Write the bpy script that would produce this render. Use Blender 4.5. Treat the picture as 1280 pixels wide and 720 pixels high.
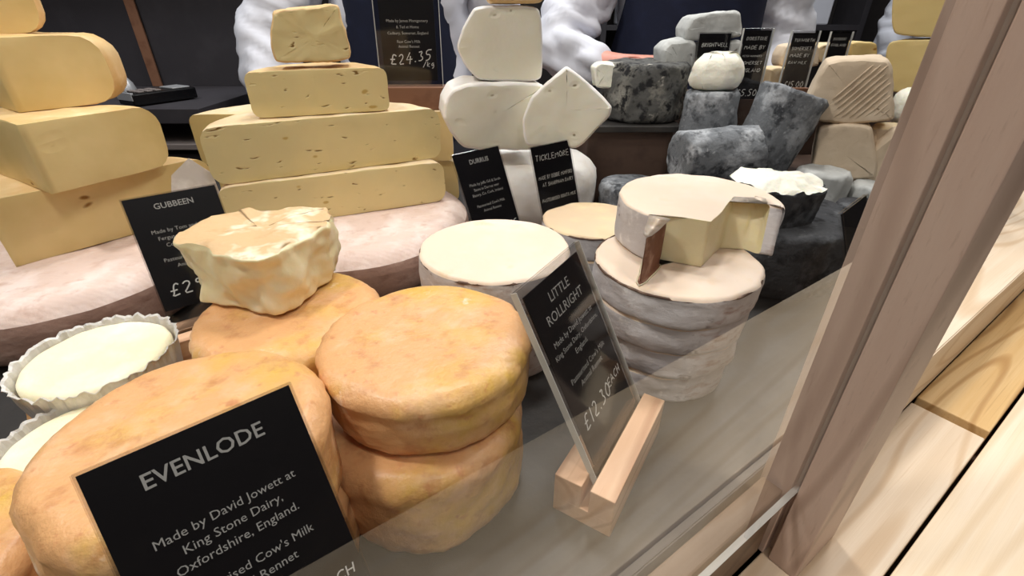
import bpy, bmesh, math, random
from mathutils import Vector, Matrix, noise
R = math.radians
random.seed(7)
for o in list(bpy.data.objects): bpy.data.objects.remove(o)
SC = bpy.context.scene
COL = SC.collection

# ---------------------------------------------------------------- camera, world, lights, exposure
CAM_H = 0.30; FOC = 600.0; PITCH = R(30)
cd = bpy.data.cameras.new('camera'); cam = bpy.data.objects.new('camera', cd); COL.objects.link(cam)
cd.sensor_width = 36; cd.lens = FOC / 1280 * 36; cd.clip_start = 0.01
cam.location = (0, 0, CAM_H); cam.rotation_euler = (R(60), 0, 0)
SC.camera = cam
w = bpy.data.worlds.new('world'); SC.world = w; w.use_nodes = True
w.node_tree.nodes['Background'].inputs[0].default_value = (1, .93, .85, 1)
w.node_tree.nodes['Background'].inputs[1].default_value = 0.22
SC.view_settings.view_transform = 'Standard'; SC.view_settings.look = 'None'
SC.view_settings.gamma = 1; SC.view_settings.exposure = -0.06
def area(name, loc, target, size, power, color):
    l = bpy.data.lights.new(name, 'AREA'); l.shape = 'DISK'; l.size = size; l.energy = power; l.color = color
    o = bpy.data.objects.new(name, l); COL.objects.link(o); o.location = loc
    d = Vector(target) - Vector(loc); o.rotation_euler = d.to_track_quat('-Z', 'Y').to_euler()
    return o
area('ceiling_or_fill_lamp', (-.75, .15, 1.55), (-.35, .45, 0), .2, 12.5, (1, .95, .89))
area('ceiling_or_fill_lamp', (.15, .95, 1.6), (.05, .5, 0), .2, 10.5, (1, .96, .91))
area('ceiling_or_fill_lamp', (.95, .95, 1.6), (.5, .6, 0), .25, 9, (1, .96, .92))
area('ceiling_or_fill_lamp', (.55, -.45, 1.6), (.3, .25, 0), .35, 9, (1, .95, .9))
area('ceiling_or_fill_lamp', (-.5, -1.2, 1.6), (-.1, .6, 0), 1.0, 8, (1, .95, .92))
area('ceiling_or_fill_lamp', (-.2, 1.5, 1.65), (-.1, 1.4, 0), .5, 12, (.93, .96, 1))
area('ceiling_or_fill_lamp', (-1.1, .75, 1.65), (-1.1, 1.3, 0), .5, 9, (.96, .97, 1))  # fill light, added only to brighten the black unit at back left
area('ceiling_or_fill_lamp', (1.3, 2.0, 1.65), (1.2, 1.9, 0), .6, 16, (.95, .97, 1))

# ---------------------------------------------------------------- projection helpers (pixel -> real place)
CP, SP = math.cos(PITCH), math.sin(PITCH)
def ray(px, py):
    x = (px - 640) / FOC; y = (py - 360) / FOC
    return Vector((x, CP - y * SP, -(SP + y * CP)))
def atz(px, py, z):
    r = ray(px, py); t = (z - CAM_H) / r.z
    return Vector((r.x * t, r.y * t, z))
def aty(px, py, Y):
    r = ray(px, py); t = Y / r.y
    return Vector((r.x * t, Y, CAM_H + r.z * t))
def onplane(px, py, Q, n):
    r = ray(px, py); o = Vector((0, 0, CAM_H))
    return o + r * ((Q - o).dot(n) / r.dot(n))
TU = Vector((.8192, .5736, 0)); PU = Vector((-.5736, .8192, 0))    # along the glass / into the counter
AZ = R(35)
def tp(t, p, z=0): return TU * t + PU * p + Vector((0, 0, z))

# ---------------------------------------------------------------- materials
def mat(name, base, rough=.6, layers=(), bump=(), coat=0, sss=0, spec=.4, metal=0, sheen=0):
    """layers: (kind, scale, colour, lo, hi, stretch) mixed over base; bump: (kind, scale, strength, stretch)"""
    m = bpy.data.materials.new(name); m.use_nodes = True
    nt = m.node_tree; N = nt.nodes; L = nt.links
    b = N['Principled BSDF']
    b.inputs['Roughness'].default_value = rough; b.inputs['Specular IOR Level'].default_value = spec
    b.inputs['Metallic'].default_value = metal; b.inputs['Coat Weight'].default_value = coat
    b.inputs['Coat Roughness'].default_value = .25
    if sss:
        b.inputs['Subsurface Weight'].default_value = sss
        b.inputs['Subsurface Radius'].default_value = (1, .6, .3); b.inputs['Subsurface Scale'].default_value = .004
    tc = N.new('ShaderNodeTexCoord')
    def tex(kind, scale, stretch, detail=5):
        mp = N.new('ShaderNodeMapping'); mp.inputs['Scale'].default_value = stretch
        L.new(tc.outputs['Object'], mp.inputs['Vector'])
        if kind == 'noise':
            t = N.new('ShaderNodeTexNoise'); t.inputs['Scale'].default_value = scale; t.inputs['Detail'].default_value = detail
            t.inputs['Roughness'].default_value = .6
            L.new(mp.outputs[0], t.inputs['Vector']); return t.outputs[0]
        if kind == 'voronoi':
            ns = N.new('ShaderNodeTexNoise'); ns.inputs['Scale'].default_value = scale * .8
            L.new(mp.outputs[0], ns.inputs['Vector'])
            mx = N.new('ShaderNodeMix'); mx.data_type = 'VECTOR'; mx.inputs['Factor'].default_value = .03
            L.new(mp.outputs[0], mx.inputs[4]); L.new(ns.outputs[1], mx.inputs[5])
            t = N.new('ShaderNodeTexVoronoi'); t.inputs['Scale'].default_value = scale
            L.new(mx.outputs[1], t.inputs['Vector']); return t.outputs['Distance']
        if kind == 'grain':                                       # contour lines of a stretched noise, like sawn pine
            t = N.new('ShaderNodeTexNoise'); t.inputs['Scale'].default_value = scale; t.inputs['Detail'].default_value = 1.5; t.inputs['Roughness'].default_value = .35
            L.new(mp.outputs[0], t.inputs['Vector'])
            a = N.new('ShaderNodeMath'); a.operation = 'MULTIPLY'; a.inputs[1].default_value = 95; L.new(t.outputs[0], a.inputs[0])
            q = N.new('ShaderNodeMath'); q.operation = 'SINE'; L.new(a.outputs[0], q.inputs[0]); return q.outputs[0]
        t = N.new('ShaderNodeTexWave'); t.wave_type = 'BANDS'; t.bands_direction = 'Y'
        t.inputs['Scale'].default_value = scale; t.inputs['Distortion'].default_value = 5; t.inputs['Detail'].default_value = 2
        t.inputs['Detail Scale'].default_value = .6
        L.new(mp.outputs[0], t.inputs['Vector']); return t.outputs['Fac']
    cur = None
    rgb = N.new('ShaderNodeRGB'); rgb.outputs[0].default_value = (*base, 1); cur = rgb.outputs[0]
    for kind, scale, colr, lo, hi, st in layers:
        f = tex(kind, scale, st)
        mr = N.new('ShaderNodeMapRange'); mr.inputs['From Min'].default_value = lo; mr.inputs['From Max'].default_value = hi
        L.new(f, mr.inputs['Value'])
        mx = N.new('ShaderNodeMix'); mx.data_type = 'RGBA'
        L.new(mr.outputs[0], mx.inputs['Factor']); L.new(cur, mx.inputs[6]); mx.inputs[7].default_value = (*colr, 1)
        cur = mx.outputs[2]
    L.new(cur, b.inputs['Base Color'])
    nrm = None
    for kind, scale, strength, st in bump:
        f = tex(kind, scale, st)
        if kind == 'voronoi':
            mr = N.new('ShaderNodeMapRange'); mr.inputs['From Min'].default_value = .05; mr.inputs['From Max'].default_value = .22
            L.new(f, mr.inputs['Value']); f = mr.outputs[0]
        bp = N.new('ShaderNodeBump'); bp.inputs['Strength'].default_value = strength; bp.inputs['Distance'].default_value = .002
        L.new(f, bp.inputs['Height'])
        if nrm: L.new(nrm, bp.inputs['Normal'])
        nrm = bp.outputs[0]
    if nrm: L.new(nrm, b.inputs['Normal'])
    return m
def lin(r, g, b):
    f = lambda c: (c / 255) ** 2.2
    return (f(r), f(g), f(b))
I1 = (1, 1, 1)
M = {}
M['orange'] = mat('washed_orange_rind', lin(222, 168, 116), .42,
    [('noise', 16, lin(236, 194, 156), .48, .66, I1), ('noise', 13, lin(216, 172, 82), .48, .66, (1, 1.2, 1)), ('noise', 50, lin(186, 124, 80), .54, .78, I1), ('noise', 110, lin(196, 128, 90), .6, .8, I1), ('noise', 30, lin(250, 235, 220), .66, .76, I1)],
    [('noise', 40, .55, I1), ('noise', 160, .3, I1)], coat=.12, sss=.12)
M['pink'] = mat('washed_pink_rind', lin(212, 178, 160), .6,
    [('noise', 25, lin(236, 215, 205), .45, .7, I1), ('noise', 12, lin(180, 135, 112), .5, .8, (1, 1, 2.5)), ('noise', 80, lin(165, 120, 100), .6, .85, I1)],
    [('noise', 110, .35, I1), ('wave', 60, .12, I1)], sss=.1)
M['pinktop'] = mat('pale_pink_bloom', lin(214, 190, 178), .65, [('noise', 25, lin(230, 212, 204), .45, .65, I1), ('noise', 60, lin(196, 165, 150), .55, .75, I1)],
    [('noise', 110, .4, I1), ('wave', 60, .07, I1)], sss=.1)
M['pinkside'] = mat('brown_pink_rind', lin(160, 128, 114), .65, [('noise', 22, lin(186, 156, 142), .48, .66, (1, 1, 2)), ('noise', 40, lin(132, 100, 86), .54, .74, (1, 1, 2.5))],
    [('noise', 90, .5, I1)], sss=.05)
M['yellow'] = mat('yellow_paste', lin(220, 202, 148), .5,
    [('noise', 9, lin(234, 212, 152), .45, .7, I1), ('voronoi', 62, lin(128, 98, 48), .16, .08, (.7, .7, 2.0)), ('voronoi', 24, lin(196, 165, 95), .12, .07, (1, 1, 2))],
    [('voronoi', 62, .5, (.7, .7, 2.0)), ('noise', 200, .1, I1)], sss=.2)
M['yellowplain'] = mat('golden_paste', lin(216, 190, 128), .5,
    [('noise', 7, lin(234, 208, 150), .45, .7, I1), ('voronoi', 19, lin(150, 110, 50), .09, .04, (.8, .8, 1.8))],
    [('voronoi', 19, .35, (.8, .8, 1.8)), ('noise', 120, .12, I1)], sss=.2)
M['goldrind'] = mat('golden_rind', lin(218, 186, 134), .55,
    [('noise', 30, lin(236, 205, 160), .5, .7, I1), ('noise', 12, lin(205, 155, 88), .5, .75, I1)], [('noise', 120, .25, I1)], sss=.1)
M['palerind'] = mat('pale_rind', lin(224, 200, 160), .6,
    [('noise', 30, lin(236, 220, 195), .5, .7, I1), ('noise', 15, lin(200, 165, 115), .55, .8, I1)], [('noise', 120, .3, I1)], sss=.1)
M['white'] = mat('white_paste', lin(232, 228, 208), .55,
    [('noise', 10, lin(240, 238, 226), .45, .7, I1), ('voronoi', 26, lin(150, 140, 110), .09, .04, (1, 1, 1.5))],
    [('voronoi', 26, .4, (1, 1, 1.5)), ('noise', 160, .15, I1)], sss=.25)
M['whiterind'] = mat('white_rind', lin(236, 232, 226), .7,
    [('noise', 20, lin(222, 212, 200), .5, .75, I1)], [('noise', 140, .4, I1)], sss=.15)
M['cream'] = mat('cream_paste', lin(234, 220, 176), .4,
    [('noise', 14, lin(226, 208, 150), .5, .7, I1), ('noise', 9, lin(240, 232, 204), .5, .75, I1)],
    [('noise', 50, .5, I1), ('noise', 180, .2, I1)], coat=.15, sss=.3)
M['torntop'] = mat('tan_crust_with_white_patches', lin(214, 180, 136), .55, [('noise', 9, lin(240, 230, 202), .49, .54, I1), ('noise', 60, lin(196, 158, 112), .55, .75, I1)], [('noise', 80, .5, I1)], sss=.15)
M['snow'] = mat('white_curd', lin(246, 243, 226), .55, [('noise', 25, lin(250, 248, 240), .5, .7, I1)], [('noise', 130, .7, I1)], sss=.25)
M['softtop'] = mat('soft_cream_top', lin(246, 236, 200), .6, [('noise', 25, lin(250, 244, 222), .45, .7, I1)], [('noise', 220, .35, I1)], sss=.2)
M['rrtop'] = mat('cream_bloom_crust', lin(230, 208, 186), .65,
    [('noise', 14, lin(236, 218, 202), .45, .7, I1), ('noise', 30, lin(226, 196, 158), .58, .8, I1)], [('noise', 90, .25, I1)], sss=.15)
M['rrtop2'] = mat('tan_bloom_crust', lin(228, 200, 166), .65,
    [('noise', 20, lin(236, 214, 170), .45, .7, I1), ('noise', 12, lin(214, 180, 140), .55, .8, I1)], [('noise', 90, .3, I1)], sss=.15)
M['rrband'] = mat('grey_white_bark_band', lin(200, 195, 195), .65,
    [('noise', 16, lin(222, 218, 218), .5, .62, (1, 1, 2.0)), ('noise', 20, lin(164, 134, 122), .58, .70, (1, 1, 3)), ('noise', 50, lin(124, 112, 108), .62, .72, (1, 1, 2)), ('noise', 70, lin(232, 228, 226), .6, .7, I1)],
    [('noise', 32, .9, (1, 1, 2)), ('noise', 120, .35, I1)])
M['rim'] = mat('brown_rim', lin(92, 70, 58), .7, [('noise', 60, lin(150, 125, 108), .5, .7, I1)], [('noise', 90, .5, I1)])
M['rindbrown'] = mat('red_brown_rind', lin(108, 66, 46), .6, [('noise', 40, lin(175, 140, 120), .55, .75, I1)], [('noise', 90, .4, I1)])
M['ash'] = mat('ash_rind', lin(114, 117, 121), .85,
    [('noise', 22, lin(168, 171, 175), .48, .60, I1), ('noise', 55, lin(58, 60, 64), .5, .66, I1), ('noise', 160, lin(170, 172, 174), .62, .75, I1)],
    [('noise', 70, .9, I1), ('noise', 240, .5, I1)])
M['ashdark'] = mat('dark_ash_rind', lin(66, 67, 70), .85,
    [('noise', 24, lin(110, 112, 115), .52, .68, I1), ('noise', 60, lin(34, 35, 38), .5, .66, I1), ('noise', 170, lin(130, 132, 132), .66, .78, I1)],
    [('noise', 60, .9, I1), ('noise', 240, .5, I1)])
M['ashmould'] = mat('mottled_mould_rind', lin(88, 88, 86), .9,
    [('noise', 30, lin(150, 148, 140), .5, .62, I1), ('noise', 60, lin(38, 38, 40), .48, .6, I1), ('noise', 45, lin(205, 200, 190), .64, .72, I1)],
    [('noise', 50, 1, I1), ('noise', 200, .5, I1)])
M['ashpale'] = mat('pale_ash_rind', lin(186, 188, 186), .85,
    [('noise', 30, lin(208, 210, 208), .48, .62, I1), ('noise', 60, lin(140, 142, 142), .58, .74, I1)], [('noise', 90, .5, I1)])
M['basket'] = mat('basket_ribbed_rind', lin(212, 192, 166), .8,
    [('noise', 20, lin(226, 208, 184), .5, .7, I1)], [('noise', 120, .5, I1)])
M['parch'] = mat('waxed_paper', lin(208, 202, 196), .45, [('noise', 40, lin(238, 234, 226), .5, .7, I1)], [('noise', 60, .4, I1)], sss=.2)
M['card'] = mat('black_card', lin(24, 22, 26), .45, [], [], spec=.3)
M['ink'] = mat('pale_print', lin(196, 194, 190), .6)
M['chalk'] = mat('white_marker', lin(240, 240, 236), .6)
M['slate'] = mat('black_slate', lin(50, 48, 47), .5, [('noise', 20, lin(64, 61, 58), .5, .7, I1)], [('noise', 60, .3, I1)])
def wood(name, base, dark, pale, stretch=(1, 9, 9), rough=.5, ws=8):
    return mat(name, base, rough,
        [('noise', 7, pale, .42, .66, (stretch[0] * .35, stretch[1], stretch[2])),
         ('grain', ws, dark, .45, 1.25, tuple(.16 if q_ == 1 else 1 for q_ in stretch)),
         ('noise', 60, dark, .58, .85, (stretch[0] * .1, stretch[1], stretch[2]))],
        [('noise', 60, .12, (stretch[0] * .1, stretch[1], stretch[2]))])
M['plankpale'] = wood('pale_pine', lin(226, 204, 176), lin(206, 176, 140), lin(234, 216, 192))
M['plankgold'] = wood('golden_pine', lin(216, 178, 122), lin(176, 132, 80), lin(226, 194, 144))
M['plankplain'] = wood('smooth_pine', lin(236, 214, 182), lin(222, 196, 160), lin(240, 222, 196), ws=4)
M['post'] = wood('brown_wood', lin(200, 174, 158), lin(170, 144, 128), lin(206, 182, 166), stretch=(9, 9, 1), ws=5)
M['railwood'] = wood('dull_brown_wood', lin(116, 94, 76), lin(96, 76, 60), lin(128, 106, 86))
M['block'] = wood('oak_block', lin(212, 168, 134), lin(176, 128, 96), lin(222, 184, 150))
M['brownblock'] = mat('brown_block', lin(128, 92, 72), .6, [('noise', 30, lin(112, 78, 60), .5, .7, I1)], [('noise', 80, .1, I1)])
M['box'] = mat('dark_brown_box', lin(84, 66, 56), .7, [('noise', 30, lin(72, 56, 48), .5, .7, I1)], [('noise', 80, .1, I1)])
M['black'] = mat('black_panel', lin(58, 56, 60), .5, [('noise', 12, lin(64, 62, 66), .5, .7, I1)])
M['blackgloss'] = mat('black_plastic', lin(20, 20, 22), .25)
M['silver'] = mat('silver_plastic', lin(170, 172, 176), .35, metal=.4)
M['greykey'] = mat('grey_key', lin(120, 112, 110), .5)
M['coat'] = mat('white_cotton', lin(214, 216, 226), .85, [], [('noise', 14, .6, I1)])
M['coatgrey'] = mat('grey_cotton', lin(120, 128, 130), .85, [], [('noise', 14, .6, I1)])
M['navy'] = mat('navy_cloth', lin(22, 28, 50), .85, [('noise', 20, lin(28, 35, 60), .5, .7, I1)], [('noise', 400, .2, I1)])
M['skin'] = mat('skin', lin(214, 150, 134), .5, [('noise', 30, lin(202, 132, 118), .5, .75, I1)], [('noise', 200, .1, I1)], sss=.2)
M['hair'] = mat('dark_hair', lin(50, 36, 28), .6, [], [('noise', 80, .6, (1, 1, .1))])
M['trouser'] = mat('dark_trousers', lin(30, 30, 36), .9)
M['wall'] = mat('dark_wall', lin(46, 42, 42), .8, [('noise', 4, lin(54, 50, 50), .5, .7, I1)])
M['floor'] = mat('dark_floor', lin(70, 62, 56), .6, [('noise', 6, lin(82, 74, 66), .5, .7, I1)])
M['ceil'] = mat('pale_ceiling', lin(170, 165, 160), .9)
M['eye'] = mat('eye_dark', lin(30, 24, 22), .3)
def glass_mat(name, tint, gain=1.7, rough=.0):
    m = bpy.data.materials.new(name); m.use_nodes = True; nt = m.node_tree; N = nt.nodes; L = nt.links
    N.remove(N['Principled BSDF']); out = N['Material Output']
    t = N.new('ShaderNodeBsdfTransparent'); t.inputs[0].default_value = (*tint, 1)
    g = N.new('ShaderNodeBsdfGlossy'); g.inputs['Roughness'].default_value = rough
    f = N.new('ShaderNodeFresnel'); f.inputs[0].default_value = 1.5
    geo = N.new('ShaderNodeNewGeometry')
    a = N.new('ShaderNodeMath'); a.operation = 'SUBTRACT'; a.inputs[0].default_value = gain; L.new(geo.outputs['Backfacing'], a.inputs[1])
    a2 = N.new('ShaderNodeMath'); a2.operation = 'SUBTRACT'; a2.inputs[0].default_value = 1; L.new(geo.outputs['Backfacing'], a2.inputs[1])
    b = N.new('ShaderNodeMath'); b.operation = 'MULTIPLY'; L.new(f.outputs[0], b.inputs[0]); b.inputs[1].default_value = gain
    c = N.new('ShaderNodeMath'); c.operation = 'MULTIPLY'; c.use_clamp = True; L.new(b.outputs[0], c.inputs[0]); L.new(a2.outputs[0], c.inputs[1])
    mx = N.new('ShaderNodeMixShader'); L.new(c.outputs[0], mx.inputs[0]); L.new(t.outputs[0], mx.inputs[1]); L.new(g.outputs[0], mx.inputs[2])
    L.new(mx.outputs[0], out.inputs[0]); return m
M['glass'] = glass_mat('clear_glass', (.985, .99, .985), 1.3)
M['acrylic'] = glass_mat('clear_acrylic', (.9, .9, .9), 1.4, .08)
M['edge'] = mat('polished_edge', lin(196, 196, 190), .3)

# ---------------------------------------------------------------- object helpers
def tag(o, label=None, cat=None, group=None, kind=None):
    if label: o['label'] = label
    if cat: o['category'] = cat
    if group: o['group'] = group
    if kind: o['kind'] = kind
    return o
def root(name, label, cat, loc=(0, 0, 0), rz=0, group=None, mw=None):
    o = bpy.data.objects.new(name, None); COL.objects.link(o); o.empty_display_size = .02
    if mw is not None: o.matrix_world = mw
    else: o.location = loc; o.rotation_euler = (0, 0, rz)
    return tag(o, label, cat, group)
def link(name, me, m, parent=None, smooth=True):
    o = bpy.data.objects.new(name, me); COL.objects.link(o)
    me.materials.clear(); me.materials.append(m)
    if smooth: me.polygons.foreach_set('use_smooth', [True] * len(me.polygons))
    if parent is not None: o.parent = parent
    return o
def frombm(name, bm, m, parent=None, smooth=False):
    me = bpy.data.meshes.new(name); bm.to_mesh(me); bm.free()
    return link(name, me, m, parent, smooth)
def addbox(bm, c, s, rot=None, bev=0):
    r = bmesh.ops.create_cube(bm, size=1)
    vs = r['verts']
    bmesh.ops.scale(bm, verts=vs, vec=s)
    if bev:
        es = list({e for v in vs for e in v.link_edges})
        rb = bmesh.ops.bevel(bm, geom=es, offset=bev, segments=2, affect='EDGES', profile=.5)
        vs = list({v for v in rb['verts']} | {v for v in vs if v.is_valid})
    if rot is not None: bmesh.ops.rotate(bm, verts=vs, cent=(0, 0, 0), matrix=rot)
    bmesh.ops.translate(bm, verts=vs, vec=c)
def box(name, c, s, m, parent=None, bev=.001, rot=None):
    bm = bmesh.new(); addbox(bm, c, s, rot, bev); return frombm(name, bm, m, parent)
def tube(bm, pts, radii, seg=12):
    rings = []; n = len(pts); pts = [Vector(p) for p in pts]
    for i, p in enumerate(pts):
        d = (pts[min(i + 1, n - 1)] - pts[max(i - 1, 0)]).normalized()
        a = d.orthogonal().normalized() if not rings else (pa - d * pa.dot(d)).normalized()
        pa = a; b = d.cross(a)
        rings.append([bm.verts.new(p + (a * math.cos(2 * math.pi * k / seg) + b * math.sin(2 * math.pi * k / seg)) * radii[i]) for k in range(seg)])
    for i in range(n - 1):
        for k in range(seg): bm.faces.new((rings[i][k], rings[i][(k + 1) % seg], rings[i + 1][(k + 1) % seg], rings[i + 1][k]))
    bm.faces.new(list(reversed(rings[0]))); bm.faces.new(rings[-1])

# ---------------------------------------------------------------- the cheese builder
def resample(pts, tags, step):
    out = []; ot = []; n = len(pts)
    for i in range(n):
        a = Vector(pts[i]); b = Vector(pts[(i + 1) % n]); L = (b - a).length
        k = max(1, int(round(L / step)))
        for j in range(k): out.append(a.lerp(b, j / k)); ot.append(tags[i])
    return out, ot
def fbm(p, s):
    q = p * s; return noise.noise(q) + .5 * noise.noise(q * 2.1) + .25 * noise.noise(q * 4.3)
def solid(parent, pts, tags, h, parts, round_=.006, cutround=.0008, bulge=0, taper=1.0, amp=.0015, nscale=30, seed=0,
          top='rind', bottom='rind', step=.004, capflat=False, topamp=None, dome=0, mw=None, levels=8, ridges=0, crease=0, shift=(0, 0), fine=0, soften=.12, topmove=None, cutamp=.5, lip=0):
    """closed outline (local XY) raised to height h; every face carries a tag, each tag becomes one part.
       parts: {tag: (part_name, material)}"""
    pts = [Vector(p).to_2d() for p in pts]
    if topmove: topmove = (lambda f: f)(topmove)
    if len(pts) < 16 and len(set(tags)) == 1:
        for _ in range(3):                                        # soften the corners
            pts = [q for i in range(len(pts)) for q in (pts[i].lerp(pts[(i + 1) % len(pts)], soften), pts[i].lerp(pts[(i + 1) % len(pts)], 1 - soften))]
            soften = .25
        tags = [tags[0]] * len(pts)
    P, T = resample(pts, tags, step)
    n = len(P)
    area_ = sum(P[i].x * P[(i + 1) % n].y - P[(i + 1) % n].x * P[i].y for i in range(n))
    if area_ < 0:
        P.reverse(); T = [T[(n - 2 - i) % n] for i in range(n)]
    cen = sum(P, Vector((0, 0))) / n
    nor = []
    for i in range(n):
        d = (P[(i + 1) % n] - P[i - 1]).normalized(); nor.append(Vector((d.y, -d.x)))
    rr = [(cutround if (T[i] == 'cut' and T[i - 1] == 'cut') else round_) for i in range(n)]
    insv = [None] * n                                             # inset direction: inward normal, or along the cut near its ends
    if 'rind' in T and 'cut' in T:
        for i in range(n):
            if T[i] == 'cut' and T[i - 1] != 'cut':               # a cut run starts here
                s_ = 0; k = i
                while s_ < 2.5 * round_ and T[k % n] == 'cut':
                    d = (P[(k + 1) % n] - P[k % n]); insv[k % n] = d.normalized(); rr[k % n] = cutround + (round_ - cutround) * (1 - s_ / (2.5 * round_))
                    s_ += d.length; k += 1
            if T[i] != 'cut' and T[i - 1] == 'cut':               # and ends here
                s_ = 0; k = i
                while s_ < 2.5 * round_ and (k == i or T[k % n] == 'cut'):
                    d = (P[k % n - 1] - P[k % n]); insv[k % n] = d.normalized(); rr[k % n] = cutround + (round_ - cutround) * (1 - s_ / (2.5 * round_))
                    s_ += d.length; k -= 1
    prof = []                                                     # (inset factor of r, z from bottom: +r*.. )
    ks = 4
    for k in range(ks + 1):
        a = math.pi / 2 * k / ks; prof.append(('b', 1 - math.sin(a), 1 - math.cos(a)))
    for k in range(1, levels): prof.append(('m', 0, k / levels))
    for k in range(ks + 1):
        a = math.pi / 2 * k / ks; prof.append(('t', 1 - math.cos(a), 1 - math.sin(a)))
    sv = Vector((seed * 7.31, seed * 3.7, seed * 1.9))
    rows = []
    for (w_, ins, zz) in prof:
        row = []
        for i in range(n):
            r = min(rr[i], h * .45)
            if w_ == 'b': z = r * zz
            elif w_ == 't': z = h - r * zz
            else: z = r + (h - 2 * r) * zz
            f = z / h
            b = bulge * (1 - (2 * f - 1) ** 2) * (0.15 if T[i] == 'cut' else 1)
            q = P[i] + (insv[i] if insv[i] else -nor[i]) * (ins * r) + nor[i] * b
            sc = 1 + (taper - 1) * f
            q = cen + (q - cen) * sc + Vector(shift) * f
            if topmove: q += topmove(P[i], T[i]) * f
            row.append((Vector((q.x, q.y, z)), i))
        rows.append(row)
    topstart = len(rows)
    if not capflat:
        for sc in (.93, .82, .66, .48, .3, .13):
            base = rows[topstart - 1]; cc = cen + Vector(shift)
            rows.append([(Vector((cc.x + (v.x - cc.x) * sc, cc.y + (v.y - cc.y) * sc, h + dome * (1 - sc * sc))), i) for v, i in base])
    bm = bmesh.new(); tl = bm.faces.layers.int.new('t'); names = list(parts)
    def ti(t): return names.index(t) if t in names else 0
    VR = []
    ta = amp if topamp is None else topamp
    for ri, row in enumerate(rows):
        vr = []
        for v, i in row:
            nn = Vector((nor[i].x, nor[i].y, 0)); up = 0
            if ri >= topstart - 2: up = ta
            if ri >= topstart - 4 or ri <= 3: k = 1
            else: k = 1
            a_ = amp * (cutamp if T[i] == 'cut' else 1)
            d = fbm(v + sv, nscale) * a_
            if fine: d += fbm(v + sv, nscale * 4) * fine
            if lip:
                f_ = v.z / h; an = math.atan2(v.y - cen.y, v.x - cen.x); q_ = Vector((math.cos(an) * 4, math.sin(an) * 4, seed * 1.7))
                wv = .03 * noise.noise(q_)
                d += lip * math.exp(-((f_ - .84 - wv) / .09) ** 2) * (1 + 1.2 * noise.noise(q_ * 2.2)) - lip * .35 * math.exp(-((f_ - .64 - wv) / .09) ** 2)
            if ridges and T[i] != 'cut': d += ridges * math.sin((v.z * 1.0 + .35 * (v.x + v.y)) * 900)
            if crease and T[i] != 'cut':
                for cz, cw in ((.33, .1), (.66, .13)):
                    d -= crease * math.exp(-(((v.z / h) - cz - .12 * noise.noise(Vector((v.x * 12, v.y * 12, seed)))) / cw) ** 2 * 3)
            tz = v.z + (fbm(v + sv * 1.3, nscale) * up)
            if ri > topstart - 1: q = Vector((v.x, v.y, tz))
            else: q = v + nn * d; q.z = tz
            if ri <= 0: q.z = 0
            vr.append(bm.verts.new(q))
        VR.append(vr)
    for a in range(len(VR) - 1):
        for i in range(n):
            j = (i + 1) % n
            try: f = bm.faces.new((VR[a][i], VR[a][j], VR[a + 1][j], VR[a + 1][i]))
            except ValueError: continue
            f[tl] = ti(top) if a >= topstart - 2 else (ti(bottom) if a < 1 else ti(T[i]))
            if a >= topstart - 4 and a < topstart - 2 and T[i] != 'cut' and top != 'cut': f[tl] = ti(top)
    f = bm.faces.new(VR[-1]); f[tl] = ti(top); ft = f
    f = bm.faces.new(list(reversed(VR[0]))); f[tl] = ti(bottom)
    bmesh.ops.triangulate(bm, faces=[ft, f])
    if mw is not None: bm.transform(mw)
    bm.verts.ensure_lookup_table()
    out = []
    for k, nm in enumerate(names):
        fs = [f for f in bm.faces if f[tl] == k]
        if not fs: continue
        vid = {}; vs = []; F = []
        for f in fs:
            ff = []
            for v in f.verts:
                if v not in vid: vid[v] = len(vs); vs.append(v.co[:])
                ff.append(vid[v])
            F.append(ff)
        me = bpy.data.meshes.new(parts[nm][0]); me.from_pydata(vs, [], F); me.update()
        out.append(link(parts[nm][0], me, parts[nm][1], parent))
    bm.free()
    return out
def circle(r, n=72, sx=1, sy=1, jag=0, seed=0):
    return [Vector((r * sx * math.cos(2 * math.pi * k / n) * (1 + jag * noise.noise(Vector((k * .3, seed, 0)))),
                    r * sy * math.sin(2 * math.pi * k / n) * (1 + jag * noise.noise(Vector((k * .3, seed, 0)))))) for k in range(n)]
def whole(name, label, xy, z, r, h, m, cat='cheese', group=None, tm=None, **kw):
    """an uncut wheel; with tm it has a crust of its own"""
    pts = circle(r, 80)
    if tm is None:
        o = solid(None, pts, ['rind'] * len(pts), h, {'rind': (name, m)}, **kw)[0]
        o.location = (xy[0], xy[1], z); return tag(o, label, cat, group)
    rt = root(name, label, cat, (xy[0], xy[1], z), 0, group)
    solid(rt, pts, ['rind'] * len(pts), h, {'rind': ('side_band', m), 'top': ('crust', tm)}, top='top', **kw)
    return rt
def arcpts(c, r, a0, a1, n=40):
    return [Vector((c[0] + r * math.cos(a0 + (a1 - a0) * k / n), c[1] + r * math.sin(a0 + (a1 - a0) * k / n))) for k in range(n + 1)]
def cheese(name, label, pts, tags, z, h, paste, rind, cat='cheese', group=None, tilt=None, **kw):
    """a cut cheese: outline in world XY; origin at its centroid"""
    pts = [Vector(p).to_2d() for p in pts]; c = sum(pts, Vector((0, 0))) / len(pts)
    rt = root(name, label, cat, (c.x, c.y, z), 0, group)
    if tilt: rt.rotation_euler = tilt
    solid(rt, [p - c for p in pts], tags, h, {'rind': ('rind', rind), 'cut': ('paste', paste)}, **kw)
    return rt
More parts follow.
